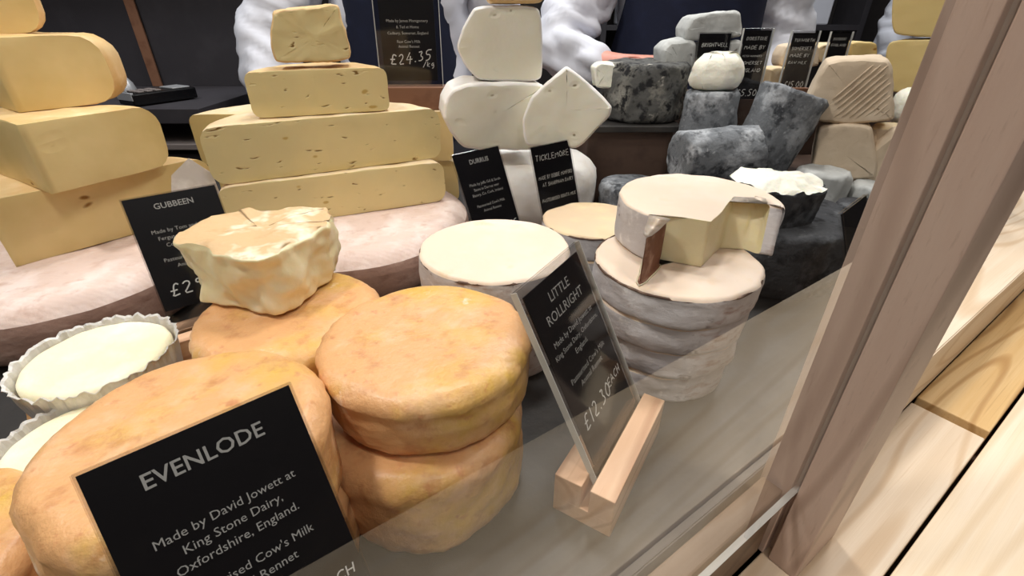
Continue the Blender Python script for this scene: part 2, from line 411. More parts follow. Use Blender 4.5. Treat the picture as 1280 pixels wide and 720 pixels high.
def half(name, label, A, B, z, h, depth, paste, rind, corner=.02, **kw):
    """half wheel or wedge whose cut face runs from A to B; the rind lies behind"""
    A = Vector(A); B = Vector(B); u = (B - A).normalized(); nrm = Vector((-u.y, u.x)); L = (B - A).length
    pts = [A + u * .0]; tags = ['cut']; n = 36
    K = []
    for k in range(n + 1):
        a = math.pi * k / n
        K.append(B - u * (L / 2) + u * (L / 2) * math.cos(a) + nrm * depth * math.sin(a))
    pts = [A] + K[:-1]; tags = ['cut'] + ['rind'] * (len(K) - 1)
    return cheese(name, label, pts, tags, z, h, paste, rind, **kw)
def upright(name, label, outline, Q, az, thick, paste, rind, cat='cheese', cutidx=(), tags=None, lean=0, group=None, **kw):
    """a piece standing on its edge: the cut face (outline given by pixels) lies in the plane through Q
       turned by az, the body reaches thick behind it"""
    u = Vector((math.cos(az), math.sin(az), 0)); n = Vector((u.y, -u.x, 0)); v = Vector((0, 0, 1))
    if lean: v = (v * math.cos(lean) - n * math.sin(lean)); n = u.cross(v)
    Q = Vector(Q)
    W = [onplane(px, py, Q, n) for px, py in outline]
    c = sum(W, Vector()) / len(W); c.z = min(p.z for p in W)
    rt = root(name, label, cat, tuple(c), 0, group)
    loc = [Vector(((p - Q).dot(u), (p - Q).dot(v))) for p in W]
    mw = Matrix.Translation(-c) @ Matrix.Translation(Q) @ Matrix(((u.x, v.x, n.x, 0), (u.y, v.y, n.y, 0), (u.z, v.z, n.z, 0), (0, 0, 0, 1))) @ Matrix.Translation((0, 0, -thick))
    solid(rt, loc, tags or ['rind'] * len(loc), thick, {'rind': ('rind', rind), 'cut': ('paste', paste)}, top='cut', mw=mw, **kw)
    return rt

# ---------------------------------------------------------------- lettering
GL = {'A': [[(0, 0), (.4, 1), (.8, 0)], [(.15, .38), (.65, .38)]], 'B': [[(0, 0), (0, 1), (.5, .95), (.55, .7), (0, .53), (.6, .42), (.6, .1), (0, 0)]],
 'C': [[(.7, .85), (.4, 1), (.05, .7), (.05, .25), (.35, 0), (.7, .15)]], 'D': [[(0, 0), (0, 1), (.5, .85), (.65, .5), (.5, .12), (0, 0)]],
 'E': [[(.6, 1), (0, 1), (0, 0), (.6, 0)], [(0, .52), (.5, .52)]], 'F': [[(.6, 1), (0, 1), (0, 0)], [(0, .52), (.5, .52)]],
 'G': [[(.7, .85), (.4, 1), (.05, .7), (.05, .25), (.35, 0), (.7, .15), (.7, .45), (.4, .45)]], 'H': [[(0, 0), (0, 1)], [(.65, 0), (.65, 1)], [(0, .5), (.65, .5)]],
 'I': [[(.1, 0), (.1, 1)]], 'K': [[(0, 0), (0, 1)], [(.6, 1), (0, .45), (.6, 0)]], 'L': [[(0, 1), (0, 0), (.55, 0)]],
 'M': [[(0, 0), (.08, 1), (.4, .35), (.72, 1), (.8, 0)]], 'N': [[(0, 0), (0, 1), (.6, 0), (.6, 1)]], 'O': [[(.35, 1), (.02, .75), (.02, .25), (.35, 0), (.68, .25), (.68, .75), (.35, 1)]],
 'P': [[(0, 0), (0, 1), (.5, .92), (.55, .62), (0, .48)]], 'R': [[(0, 0), (0, 1), (.5, .92), (.55, .62), (0, .5), (.6, 0)]],
 'S': [[(.6, .88), (.3, 1), (.05, .8), (.15, .58), (.5, .42), (.6, .2), (.3, 0), (0, .12)]], 'T': [[(0, 1), (.7, 1)], [(.35, 1), (.35, 0)]],
 'U': [[(0, 1), (.02, .2), (.3, 0), (.6, .2), (.62, 1)]], 'V': [[(0, 1), (.35, 0), (.7, 1)]], 'W': [[(0, 1), (.2, 0), (.42, .7), (.65, 0), (.85, 1)]],
 'Y': [[(0, 1), (.33, .5), (.65, 1)], [(.33, .5), (.3, 0)]], "'": [[(.1, 1), (.08, .8)]], '.': [[(.08, .02), (.14, .06)]], '/': [[(.5, 1), (0, -.1)]], ',': [[(.12, .05), (.04, -.12)]], '&': [[(.65, 0), (.1, .75), (.3, 1), (.45, .8), (.02, .25), (.25, 0), (.6, .4)]],
 '0': [[(.3, 1), (.02, .7), (.02, .3), (.3, 0), (.55, .3), (.55, .7), (.3, 1)]], '1': [[(.15, 1), (.1, 0)]], '2': [[(.02, .8), (.25, 1), (.52, .8), (.4, .45), (0, 0), (.6, .03)]],
 '3': [[(.05, .95), (.5, .95), (.2, .58), (.52, .35), (.4, .05), (0, .06)]], '4': [[(.3, 1), (0, .35), (.6, .35)], [(.42, .65), (.38, -.1)]], '5': [[(.6, 1), (.12, 1), (.06, .58), (.45, .6), (.55, .3), (.3, 0), (0, .08)]],
 '6': [[(.5, 1), (.1, .6), (.03, .25), (.3, 0), (.55, .25), (.3, .5), (.06, .3)]], '8': [[(.3, .52), (.08, .78), (.3, 1), (.52, .78), (.3, .52), (.04, .25), (.3, 0), (.56, .25), (.3, .52)]], '9': [[(.52, .75), (.28, .5), (.06, .75), (.3, 1), (.52, .75), (.45, 0)]],
 '£': [[(.62, .85), (.4, 1), (.2, .75), (.25, .2), (.05, 0), (.65, .03)], [(.02, .48), (.5, .48)]], 'g': [[(.5, .6), (.2, .62), (.05, .3), (.3, .15), (.5, .55), (.5, -.2), (.2, -.3)]], 'k': [[(0, 0), (0, .9)], [(.45, .6), (.02, .3), (.45, 0)]], ' ': []}
def hand_bm(bm, text, x, y, s, slope=0, wt=.1, jit=.04, gap=.28, fn=None):
    rnd = random.Random(len(text) * 7 + int(s * 1e4)); cx = 0
    for ch in text:
        wd = 0
        for st in GL.get(ch, []):
            pts = [Vector((cx + a + rnd.uniform(-jit, jit) + .12 * b, b + rnd.uniform(-jit, jit))) for a, b in st]
            if len(pts) > 4:
                q = [pts[0]]
                for i in range(len(pts) - 1): q += [pts[i].lerp(pts[i + 1], .3), pts[i].lerp(pts[i + 1], .7)]
                pts = q + [pts[-1]]
            L_ = []; R_ = []
            for i, p in enumerate(pts):
                d = (pts[min(i + 1, len(pts) - 1)] - pts[max(i - 1, 0)]); d = d.normalized() if d.length > 1e-6 else Vector((1, 0))
                nn = Vector((-d.y, d.x)) * wt / 2
                for lst, q in ((L_, p + nn), (R_, p - nn)):
                    lst.append(bm.verts.new((x + q.x * s, y + (q.y) * s + q.x * s * slope, 0)))
            for i in range(len(pts) - 1): bm.faces.new((L_[i], R_[i], R_[i + 1], L_[i + 1]))
            wd = max([wd] + [a for a, b in st])
        cx += (wd if GL.get(ch) else .3) + gap
    return cx * s
def type_mesh(text, size, align='CENTER', shear=0, weight=0, space=1):
    cu = bpy.data.curves.new('type', 'FONT'); cu.body = text; cu.size = size; cu.align_x = align; cu.shear = shear; cu.offset = weight
    cu.space_character = space; cu.resolution_u = 2
    ob = bpy.data.objects.new('type', cu); COL.objects.link(ob)
    bpy.context.view_layer.update()
    me = bpy.data.meshes.new_from_object(ob.evaluated_get(bpy.context.evaluated_depsgraph_get()))
    bpy.data.objects.remove(ob); return me
def sign(label, TL, az, phi, w, h, lines, hand=(), base=(.107, .042, .035), basemat='block', baseshift=0, zbase=0, acr=.0012, group='black cheese price cards', sink=.0):
    """black card in a clear holder leaning back in a slotted wooden block; TL is the card's top left corner"""
    TL = Vector(TL); u = Vector((math.cos(az), math.sin(az), 0)); nb = Vector((-u.y, u.x, 0)); v = Vector((0, 0, math.cos(phi))) + nb * math.sin(phi)
    # where the card's lower line reaches block top
    zt = zbase + base[2]; s = (TL.z - zt) / math.cos(phi); foot = TL + u * (w / 2) - v * s
    rt = root('price_sign', label, 'sign', (foot.x, foot.y, zbase), az, group)
    c, sn = math.cos(phi), math.sin(phi)
    O = Vector((0, 0, base[2]))
    FR = Matrix(((1, 0, 0, 0), (0, sn, -c, 0), (0, c, sn, base[2]), (0, 0, 0, 1)))      # card frame: x right, y up the card, z to the reader
    def slab(name, x0, x1, y0, y1, z0, z1, m, par=rt, bev=.0003):
        bm = bmesh.new(); addbox(bm, ((x0 + x1) / 2, (y0 + y1) / 2, (z0 + z1) / 2), (x1 - x0, y1 - y0, z1 - z0), None, bev)
        bm.transform(FR); return frombm(name, bm, m, par)
    top = s
    card = slab('card', -w / 2, w / 2, top - h, top, -.0004, .0004, M['card'], bev=0)
    slab('clear_holder', -w / 2 - acr, w / 2 + acr, -base[2] * .55, top + acr, -.0026, -.0008, M['acrylic'])
    slab('clear_holder', -w / 2 - acr, w / 2 + acr, -base[2] * .55, top + acr, .0008, .0022, M['acrylic'])
    for sx in ((-1, 1) if acr > .002 else ()):
        slab('holder_edge', sx * (w / 2 + acr) - .00025, sx * (w / 2 + acr) + .00025, -base[2] * .5, top + acr, -.0026, .0022, M['edge'], bev=0)
    for (txt, y, size, kw) in lines:
        me = type_mesh(txt, size * w, **kw)
        me.transform(FR @ Matrix.Translation((0, top - y * w, .0007)))
        link('lettering', me, M['ink'], card, False)
    for (txt, x, y, size, slope, wt) in hand:
        bm = bmesh.new(); L_ = hand_bm(bm, txt, 0, 0, size * w, slope, wt)
        if L_ > w * (.96 - x): bmesh.ops.scale(bm, verts=bm.verts, vec=(w * (.96 - x) / L_, max(.8, w * (.96 - x) / L_), 1))
        bm.transform(FR @ Matrix.Translation((-w / 2 + x * w, top - y * w, .0007)))
        frombm('handwriting', bm, M['chalk'], card)
    if base[0] > 0:
        # block with slot: two cheeks over a foot
        bl, bw, bh = base; hs = .0022; dx = baseshift
        bm = bmesh.new()
        sh = bh * .55 * sn / c * 0
        addbox(bm, (dx, 0, bh * .2), (bl, bw, bh * .4), None, .0006)
        sd = -sn * bh * .3
        def cheek(ya, yb):
            addbox(bm, (dx, (ya + yb) / 2, bh * .69), (bl, yb - ya, bh * .62), None, .0006)
        cheek(-bw / 2, -hs - .002); cheek(hs - .0005, bw / 2)
        frombm('wooden_block', bm, M[basemat], rt)
    return rt

# ================================================================ THE SETTING
def struct(name, c, s, m, rot=None):
    o = box(name, c, s, m, None, 0, rot); o['kind'] = 'structure'; return o
FZ = -.9
struct('floor', (0, .5, FZ - .05), (7, 7, .1), M['floor'])
struct('ceiling', (0, .5, 1.85), (7, 7, .1), M['ceil'])
struct('wall_back', (0, 3.3, .45), (7, .1, 2.7), M['wall'])
struct('wall_front', (0, -2.9, .45), (7, .1, 2.7), M['wall'])
struct('wall_left', (-3.4, .2, .45), (.1, 6.1, 2.7), M['wall'])
struct('wall_right', (3.4, .2, .45), (.1, 6.1, 2.7), M['wall'])

# counter: dark top, wood rail along the glass
def prism(name, poly, z0, z1, m, parent=None, bev=0):
    bm = bmesh.new(); n = len(poly)
    a = [bm.verts.new((p[0], p[1], z0)) for p in poly]; b = [bm.verts.new((p[0], p[1], z1)) for p in poly]
    bm.faces.new(list(reversed(a))); bm.faces.new(b)
    for i in range(n): bm.faces.new((a[i], a[(i + 1) % n], b[(i + 1) % n], b[i]))
    bmesh.ops.recalc_face_normals(bm, faces=bm.faces)
    if bev: bmesh.ops.bevel(bm, geom=list(bm.edges), offset=bev, segments=2, affect='EDGES')
    return frombm(name, bm, m, parent)
ct = root('display_counter', 'long cheese counter with black slate top and pale wooden front rail', 'counter', (0, 0, FZ), AZ)
up = Vector((0, 0, -FZ))
def low(z): return z - FZ
a0 = tp(-1.25, .092); a1 = tp(1.75, .092); a2 = Vector((1.45, 1.02, 0)); a3 = Vector((-1.25, 1.02, 0))
a0b = tp(-1.25, .1)
prism('slate_top', [tp(-.75, .0935), tp(.48, .0935), tp(.9, .1395), tp(1.5, .195), (1.22, 1.0), (-1.15, 1.0)], low(-.02), low(0), M['slate'], ct, .001).data.transform(Matrix.Rotation(-AZ, 4, 'Z'))
prism('counter_body', [tp(-.73, .125), tp(.48, .125), tp(.9, .17), tp(1.45, .22), (1.18, .97), (-1.1, .97)], 0.0, low(-.0201), M['box'], ct).data.transform(Matrix.Rotation(-AZ, 4, 'Z'))
def local_box(name, t0, t1, p0, p1, z0, z1, m, parent, bev=.001):
    bm = bmesh.new(); addbox(bm, ((t0 + t1) / 2, (p0 + p1) / 2, (z0 + z1) / 2), (t1 - t0, p1 - p0, z1 - z0), None, bev)
    return frombm(name, bm, m, parent)
local_box('rail_board', -.75, .295, .0745, .0905, low(-.0785), low(-.004), M['railwood'], ct, .0015)
prism('rail_board', [(.365, .072), (1.5, .072), (1.5, .193), (.9, .138), (.48, .0905), (.365, .0905)], low(-.0755), low(-.001), M['plankpale'], ct, .0012)

# ledge outside the glass
ZL = -.08
lg = root('wooden_ledge', 'pale pine ledge of three planks on the customer side of the glass', 'ledge', (0, 0, ZL), AZ)
local_box('plank', -.8, .598, .0075, .0725, -.03, 0, M['plankpale'], lg, .0012)
local_box('plank', .607, 1.7, .0075, .0715, -.03, .004, M['plankgold'], lg, .0012)
local_box('plank', -.8, 1.7, -.139, .0045, -.03, .0, M['plankplain'], lg, .0012)
local_box('ledge_support', -.78, 1.68, -.1, .06, FZ - ZL, -.0301, M['box'], lg, 0)

post = root('wooden_post', 'tall brown square wooden post holding the glass, at right', 'post', tuple(tp(.297 + .0315, .069, ZL + .0005)), AZ)
for nm, ys in (('post_half', (.0022, .0235)), ('post_half', (-.0235, -.0022))):
    local_box(nm, -.0315, .0315, ys[0], ys[1], 0, 1.85, M['post'], post, .0008)
local_box('post_core', -.022, .0313, -.0022, .0022, 0, 1.85, M['post'], post, 0)

gl = bmesh.new(); addbox(gl, (-.2265, 0, .3), (1.065, .004, .6), None, 0)
g = frombm('glass_pane', gl, M['glass'])
g.location = tp(0, .069, -.0); g.rotation_euler = (0, 0, AZ)
tag(g, 'clear glass guard between the ledge and the cheeses, its right end held in the post', 'glass')
ge = bmesh.new(); addbox(ge, (-.2265, 0, .0003), (1.065, .0041, .0006), None, 0); addbox(ge, (.3053, 0, .3), (.0006, .0041, .6), None, 0)
frombm('polished_edge', ge, M['edge'], g)

# ================================================================ FOREGROUND ORANGE CHEESES
OR = dict(round_=.009, bulge=.002, amp=.0024, nscale=22, fine=.0009, dome=-.0015, topamp=.0014, step=.003, lip=.0011, levels=14)
OG = 'round orange washed-rind cheeses'
whole('orange_cheese', 'orange-rind round cheese at the bottom of the pair left of the slotted oak block', (-.062, .245), .0005, .0675, .070, M['orange'], group=OG, seed=3, **OR)
whole('orange_cheese', 'orange-rind round cheese on top of the pair, with a wavy yellow lip', (-.0570, .2585), .0708, .065, .047, M['orange'], group=OG, seed=5, **{**OR, 'taper': 1.03, 'lip': .0018})
whole('orange_cheese', 'orange-rind round cheese carrying the big torn piece', (-.176, .318), .049, .068, .0485, M['orange'], group=OG, seed=8, **OR)
whole('orange_cheese', 'orange-rind round cheese underneath the one with the torn piece', (-.172, .325), .0005, .067, .048, M['orange'], group=OG, seed=9, **OR)
whole('orange_cheese', 'largest-looking orange-rind cheese, top of its stack, behind the large EVENLODE card', (-.163, .173), .061, .0650, .0605, M['orange'], group=OG, seed=12, **OR)
whole('orange_cheese', 'orange-rind cheese under the stack behind the large EVENLODE card', (-.163, .173), .0005, .066, .0595, M['orange'], group=OG, seed=13, **OR)
whole('orange_cheese', 'orange-rind cheese cut off by the left edge of the picture', (-.315, .135), .0005, .064, .062, M['orange'], group=OG, seed=14, **OR)
# torn piece
tz = .0985
tpts = [atz(*p, tz) for p in ((260, 376), (300, 388), (345, 392), (368, 386), (420, 350), (424, 335), (415, 322))]
bk = [Vector((-.19, .402, 0)), Vector((-.225, .398, 0)), Vector((-.25, .38, 0)), Vector((-.262, .35, 0))]
tw = cheese('torn_cheese_piece', 'torn creamy chunk of cheese with a tan top crust on an orange wheel', [v.to_2d() for v in tpts + bk],
    ['cut'] * 5 + ['rind'] * 3 + ['cut'] * 3, tz, .050, M['cream'], M['torntop'], amp=.0065, nscale=26, fine=.0009, cutamp=1.3, round_=.004, cutround=.003, taper=1.10, topamp=.0032, levels=18, step=.0025, seed=21, dome=.002)
# cups of soft cheese in paper
def paper_cup(xy, r, z, h, label, seed):
    rt = root('soft_cheese', label, 'cheese', (xy[0], xy[1], z), 0, 'soft white cheeses in paper cases')
    pts = circle(r, 80)
    solid(rt, pts, ['rind'] * 80, h, {'rind': ('soft_cheese_body', M['softtop'])}, round_=.006, amp=.001, seed=seed, topamp=.0012, fine=.0004)
    bm = bmesh.new(); n = 140; rows = []
    for zi, (zz, rr_) in enumerate(((0.0, .0016), (h * .5, .0022), (h * .9, .003), (h + .0006, .0038), (h + .0018, .0055))):
        row = []
        for k in range(n):
            a = 2 * math.pi * k / n
            pl = (.0002 + .00035 * zz / h) * math.sin(a * 26 + 5 * noise.noise(Vector((math.cos(a) * 2, math.sin(a) * 2, seed)))) + .0018 * noise.noise(Vector((math.cos(a) * 3, math.sin(a) * 3, seed + zz * 40))) + .0022 * (zz / h) * noise.noise(Vector((math.cos(a) * 14, math.sin(a) * 14, seed + zz * 15)))
            q = r + rr_ + pl; top = .004 * noise.noise(Vector((math.cos(a) * 9, math.sin(a) * 9, seed))) if zi > 2 else 0
            row.append(bm.verts.new((q * math.cos(a), q * math.sin(a), zz + top)))
        rows.append(row)
    for i in range(len(rows) - 1):
        for k in range(n): bm.faces.new((rows[i][k], rows[i][(k + 1) % n], rows[i + 1][(k + 1) % n], rows[i + 1][k]))
    o = frombm('paper_case', bm, M['parch'], rt, False)
    md = o.modifiers.new('s', 'SOLIDIFY'); md.thickness = .0005
    return rt
paper_cup((-.331, .305), .050, .037, .026, 'soft white cheese in a crinkled paper case, in front of the pink wheel', 2)
whole('orange_cheese', 'flat orange-rind cheese beneath the paper-cased soft cheese', (-.335, .304), .0005, .05, .037, M['orange'], group=OG, seed=15, **{**OR, 'round_': .008})
paper_cup((-.292, .225), .040, .0005, .052, 'smaller soft white cheese in a paper case, half hidden behind the EVENLODE cheese', 5)

# ================================================================ PINK WHEELS AND YELLOW STACKS
PK = dict(round_=.022, bulge=.004, amp=.003, nscale=14, fine=.0006, topamp=.0015, step=.008)
whole('pink_cheese', 'large pinkish washed-rind wheel under the tall golden stack at left', (-.50, .484), .0005, .132, .064, M['pinkside'], tm=M['pinktop'], seed=31, **PK)
whole('pink_cheese', 'large pink-white wheel under the middle stack of yellow half wheels', (-.222, .622), .0005, .158, .064, M['pinkside'], tm=M['pinktop'], seed=32, **PK)
def wedge(label, tip, right, left, z, h, r_corner, seed, group, paste='yellowplain', rind='goldrind', name='golden_cheese_wedge', back=.19, **kw):
    """slab with a sharp vertical edge at tip: faces run to right and to left; rind behind"""
    tip, right, left = Vector(tip), Vector(right), Vector(left)
    ur = (right - tip).normalized(); ul = (left - tip).normalized()
    bpts = []
    a0 = math.atan2(ur.y, ur.x); a1 = math.atan2(ul.y, ul.x); a1 += 2 * math.pi if a1 < a0 else 0
    for k in range(1, 24):
        a = a0 + (a1 - a0) * k / 24; bpts.append(tip + Vector((math.cos(a), math.sin(a))) * ((right - tip).length * (1 - k / 24) + (left - tip).length * k / 24))
    pts = [tip, right] + bpts + [left]
    tags = ['cut'] + ['rind'] * (len(bpts) + 1) + ['cut']
    kk = dict(round_=r_corner, amp=.0015, nscale=20, seed=seed, step=.006, bulge=.003); kk.update(kw)
    return cheese(name, label, pts, tags, z, h, M[paste], M[rind], group=group, **kk)
LG = 'golden wedges stacked at the left'
def A2(px, py, z): return atz(px, py, z).to_2d()
wedge('broad golden slab at the bottom of the left stack, on the pink wheel', A2(20, 333, .066), A2(276, 262, .066), (-.64, .56), .065, .072, .014, 41, LG)
wedge('golden wedge second from the bottom of the left stack', A2(65, 243, .138), A2(215, 206, .138), (-.60, .55), .1378, .069, .02, 42, LG)
wedge('golden wedge third from the bottom of the left stack, with a crumb on its face', A2(24, 141, .2075), A2(150, 127, .2075), (-.72, .66), .2075, .07, .022, 43, LG)
wedge('golden piece on top of the left stack, cut off by the top of the picture', (-.60, .55), (-.520, .605), (-.70, .64), .278, .07, .02, 44, LG)

MG = 'yellow half wheels in the middle stack'
half('yellow_half_wheel', 'yellow half wheel with small slits, lowest of the middle stack', (-.345, .541), (-.094, .656), .0655, .056, .125, M['yellow'], M['palerind'], round_=.014, amp=.0012, seed=51, step=.006, group=MG)
half('yellow_half_wheel', 'yellow half wheel with a rounded left end, second in the middle stack', (-.348, .546), (-.098, .674), .1222, .066, .13, M['yellow'], M['palerind'], round_=.016, amp=.0012, seed=52, step=.006, group=MG)
half('yellow_half_wheel', 'smaller yellow half wheel with a golden left end, third in the middle stack', (-.306, .594), (-.156, .650), .189, .051, .10, M['yellow'], M['goldrind'], round_=.010, amp=.0012, seed=53, step=.005, group=MG)
upright('crumbly_cheese_block', 'small crumbly pale cheese block on top of the middle stack', ((343, 79), (337, 45), (338, 14), (380, 8), (424, 6), (428, 30), (431, 36), (439, 66), (438, 74), (400, 78)),
    (-.24, .625, .24), R(18), .05, M['yellow'], M['goldrind'], round_=.003, amp=.002, nscale=50, seed=54, step=.004)
BY = 'yellow half wheels behind the middle stack'
half('yellow_half_wheel', 'lower yellow half wheel standing behind the middle stack', (-.50, .80), (-.095, .83), .0005, .075, .155, M['yellowplain'], M['palerind'], round_=.014, amp=.001, seed=56, step=.008, group=BY)
half('yellow_half_wheel', 'upper yellow half wheel behind the middle stack, carrying the £24.35 card', (-.515, .795), (-.10, .825), .076, .082, .155, M['yellowplain'], M['palerind'], round_=.014, amp=.001, seed=57, step=.008, group=BY)

# ================================================================ WHITE STACK
whole('plump_white_cheese', 'plump white wheel at the base of the white stack behind the two small cards', (.03, .775), .0005, .108, .1, M['whiterind'], round_=.035, amp=.002, seed=61, step=.007)
WG = 'cut white cheeses in the white stack'
upright('white_cheese_wedge', 'white cheese wedge with a snowy rounded left rind, middle of the white stack', ((580, 188), (562, 165), (554, 148), (556, 130), (566, 112), (585, 104), (640, 103), (682, 104), (690, 150), (680, 190)),
    (-.02, .70, .1), R(12), .09, M['white'], M['whiterind'], round_=.006, amp=.0015, seed=62, group=WG)
upright('white_cheese_wedge', 'white cheese wedge leaning at the right of the white stack', ((656, 184), (652, 150), (664, 120), (690, 98), (708, 82), (722, 92), (745, 112), (766, 134), (762, 146), (742, 166), (722, 186)),
    (.03, .675, .1), R(-6), .045, M['white'], M['whiterind'], round_=.005, amp=.0015, seed=63, group=WG, lean=.12)
upright('white_cheese_wedge', 'white cheese wedge with a pointed left side, high on the white stack', ((598, 101), (582, 84), (570, 60), (578, 36), (592, 10), (604, 7), (678, 6), (679, 102), (640, 102)),
    (0, .72, .2), R(4), .085, M['white'], M['whiterind'], round_=.004, amp=.0008, seed=64, group=WG)
upright('white_cheese_wedge', 'cheese with a tan underside on the very top of the white stack', ((612, 5), (606, -12), (612, -50), (680, -52), (682, -10), (678, 4)),
    (0, .715, .31), R(4), .08, M['white'], M['goldrind'], round_=.006, amp=.001, seed=65, group=WG)

# ================================================================ BARK-BANDED CHEESES
RK = dict(round_=.0035, amp=.0015, nscale=26, bulge=.0008, topamp=.0010, fine=.0004)
RG = 'cream-topped grey-banded cheeses'
def banded(label, xy, z, r, h, seed, tmat='rrtop', rim=True, **kw):
    k = dict(RK); k.update(kw)
    o = whole('banded_cheese', label, xy, z, r, h, M['rrband'], tm=M[tmat], group=RG, seed=seed, **k)
    if rim:
        bm = bmesh.new(); n = 90; rings = []
        for kk in range(n):
            a = 2 * math.pi * kk / n; rr_ = r * k.get('taper', 1) - .0012 + .0012 * noise.noise(Vector((a * 4, seed, 0))); zz = h - .0028 + .0008 * noise.noise(Vector((a * 5, seed, 3)))
            t_ = .0013 + .0007 * noise.noise(Vector((a * 7, seed, 6)))
            rings.append([bm.verts.new(((rr_ + t_ * math.cos(b)) * math.cos(a), (rr_ + t_ * math.cos(b)) * math.sin(a), zz + t_ * math.sin(b))) for b in (0, 1.57, 3.14, 4.71)])
        for i in range(n):
            for j in range(4): bm.faces.new((rings[i][j], rings[(i + 1) % n][j], rings[(i + 1) % n][(j + 1) % 4], rings[i][(j + 1) % 4]))
        frombm('rim', bm, M['rim'], o, True)
    return o
for k, (h0, r0, nm) in enumerate(((0.0005, .0625, 'lowest'), (.029, .065, 'second lowest'), (.057, .0675, 'third'), (.085, .070, 'top'))):
    banded({0: 'grey-banded cheese at the bottom of the four-high stack by the slotted block', 1: 'grey-banded cheese second from the bottom of the four-high stack', 2: 'grey-banded cheese just under the top one of the four-high stack',
            3: 'cream-topped grey-banded cheese on which the cut half cheese rests'}[k], (.142 + .001 * (k % 2), .378 - .001 * k), h0, r0, .0285, 70 + k, rim=(k == 3), round_=.004, amp=.0030, nscale=30, levels=12)
for k in range(3):
    banded(['lowest grey-banded cheese of the stack right behind the orange pair', 'middle grey-banded cheese of the stack right behind the orange pair', 'smooth cream-topped grey-banded cheese right behind the orange pair'][k],
           (-.018 + .001 * k, .409), .0005 + .036 * k, .0695 + .0005 * k, .0365, 80 + k, rim=(k == 2))
for k in range(2):
    banded(['grey-banded cheese under the tan-topped one near the handwritten card', 'tan-topped grey-banded cheese in front of the handwritten card'][k], (.104, .590), .0005 + .032 * k, .064, .0325, 84 + k, tmat='rrtop2', rim=(k == 1))
# half-eaten cheese on top
zb = .1142
cx0, cy0, rr0 = .168, .415, .0705
def ang(p): return math.atan2(p.y - cy0, p.x - cx0)
wt_ = A2(795, 356, zb); inn = A2(808, 322, zb); f1 = A2(876, 334, zb); f2 = A2(900, 310, zb); f3 = A2(930, 312, zb); rt_ = A2(950, 318, zb)
aR = ang(rt_); aL = ang(wt_)
if aL < aR: aL += 2 * math.pi
arc = arcpts((cx0, cy0), rr0, aR, aL, 44)
hl = [wt_ + (Vector((.0028, .0012))), inn, inn + Vector((.004, -.001)), f1, f2, f3, rt_]
pts = hl + [a for a in arc[0:]]
tags = ['skin', 'cut', 'cut', 'cut', 'cut', 'cut', 'rind'] + ['rind'] * (len(arc) - 1) + ['skin']
c_ = Vector((cx0, cy0))
hr = root('cut_banded_cheese', 'opened cream-topped cheese with yellow paste showing, on the four-high banded stack', 'cheese', (cx0, cy0, zb))
solid(hr, [p - c_ for p in pts], tags, .041, {'rind': ('side_band', M['rrband']), 'cut': ('paste', M['cream']), 'top': ('crust', M['rrtop']), 'skin': ('rind_edge', M['rindbrown'])},
      top='top', bottom='cut', capflat=True, topmove=lambda p, t: (Vector((.012, .020)) if (p - (f2 - c_)).length < .02 and t != 'rind' else Vector((.010, .024)) if (p - (f3 - c_)).length < .022 and t != 'rind' else Vector((.004, .012)) if (p - (rt_ - c_)).length < .012 else Vector((0, 0))), round_=.003, cutround=.0006, amp=.0012, nscale=40, seed=91, step=.003, levels=10)

# ================================================================ DARK AND ASHED CHEESES
rb = box('cardboard_riser', (.195, .885, .0645), (.14, .15, .128), M['box'], None, .002); tag(rb, 'plain brown box riser behind the banded cheeses', 'box')
sb = box('slate_board', (.195, .885, .1345), (.16, .175, .010), M['slate'], None, .0015); tag(sb, 'thin slate board on the brown riser, under the mottled black wheel', 'board')
AS = dict(amp=.004, nscale=34, fine=.0024, round_=.008, topamp=.002)
whole('mottled_cheese', 'mottled black-and-grey mould-rind wheel on the slate board', (.222, .875), .140, .068, .088, M['ashmould'], seed=101, **{**AS, 'bulge': .003})
whole('grey_cheese_disc', 'low grey cheese disc just behind the tan-topped banded cheese', (.19, .735), .0005, .050, .068, M['ash'], seed=102, **AS)
whole('dark_cheese', 'large dark ash-coated wheel on the counter beside the banded stack', (.335, .583), .0005, .098, .081, M['ashdark'], seed=103, **{**AS, 'amp': .003, 'step': .006})
whole('dark_cheese', 'second dark ash wheel, mostly hidden behind the cut banded cheese', (.32, .755), .0005, .066, .082, M['ashdark'], seed=104, **{**AS, 'amp': .003, 'step': .006})
# half with white top: dark D-shape with snowy cut
hw = root('ashed_cheese_half', 'broken ash-coated cheese with a snowy white top, on the dark wheel', 'cheese', (.303, .552, .083))
pw = [(-.062, -.012), (-.045, -.032), (0, -.04), (.048, -.03), (.064, -.002), (.05, .02), (.01, .036), (-.03, .034), (-.058, .012)]
solid(hw, pw, ['rind'] * len(pw), .048, {'rind': ('ash_rind', M['ashdark']), 'cut': ('white_curd', M['snow'])}, top='cut', round_=.003, amp=.003, nscale=40, fine=.001, topamp=.006, seed=105, step=.003, dome=.006)
hw.rotation_euler = (R(9), R(5), R(12))
def log(name, label, P0, P1, r0, r1, m, seed, amp=.003, cat='cheese', group=None):
    """a cylinder-like ash log between two points"""
    P0, P1 = Vector(P0), Vector(P1); ax = (P1 - P0); L = ax.length; q = ax.to_track_quat('Z', 'Y')
    rt = solid(None, circle(r0, 60), ['rind'] * 60, L, {'rind': (name, m)}, taper=r1 / r0, round_=.006, amp=amp, nscale=34, fine=.0024, seed=seed, step=.005)[0]
    rt.matrix_world = Matrix.Translation(P0) @ q.to_matrix().to_4x4()
    return tag(rt, label, cat, group)
LGG = 'grey ash-coated logs and cones'
lp0 = aty(862, 214, .690); lp1 = aty(985, 205, .655)
log('ashed_log', 'grey ash log lying across in front of the upright cone', (.235, .680, .1195), (.348, .702, .1215), .037, .0385, M['ash'], 110, group=LGG)
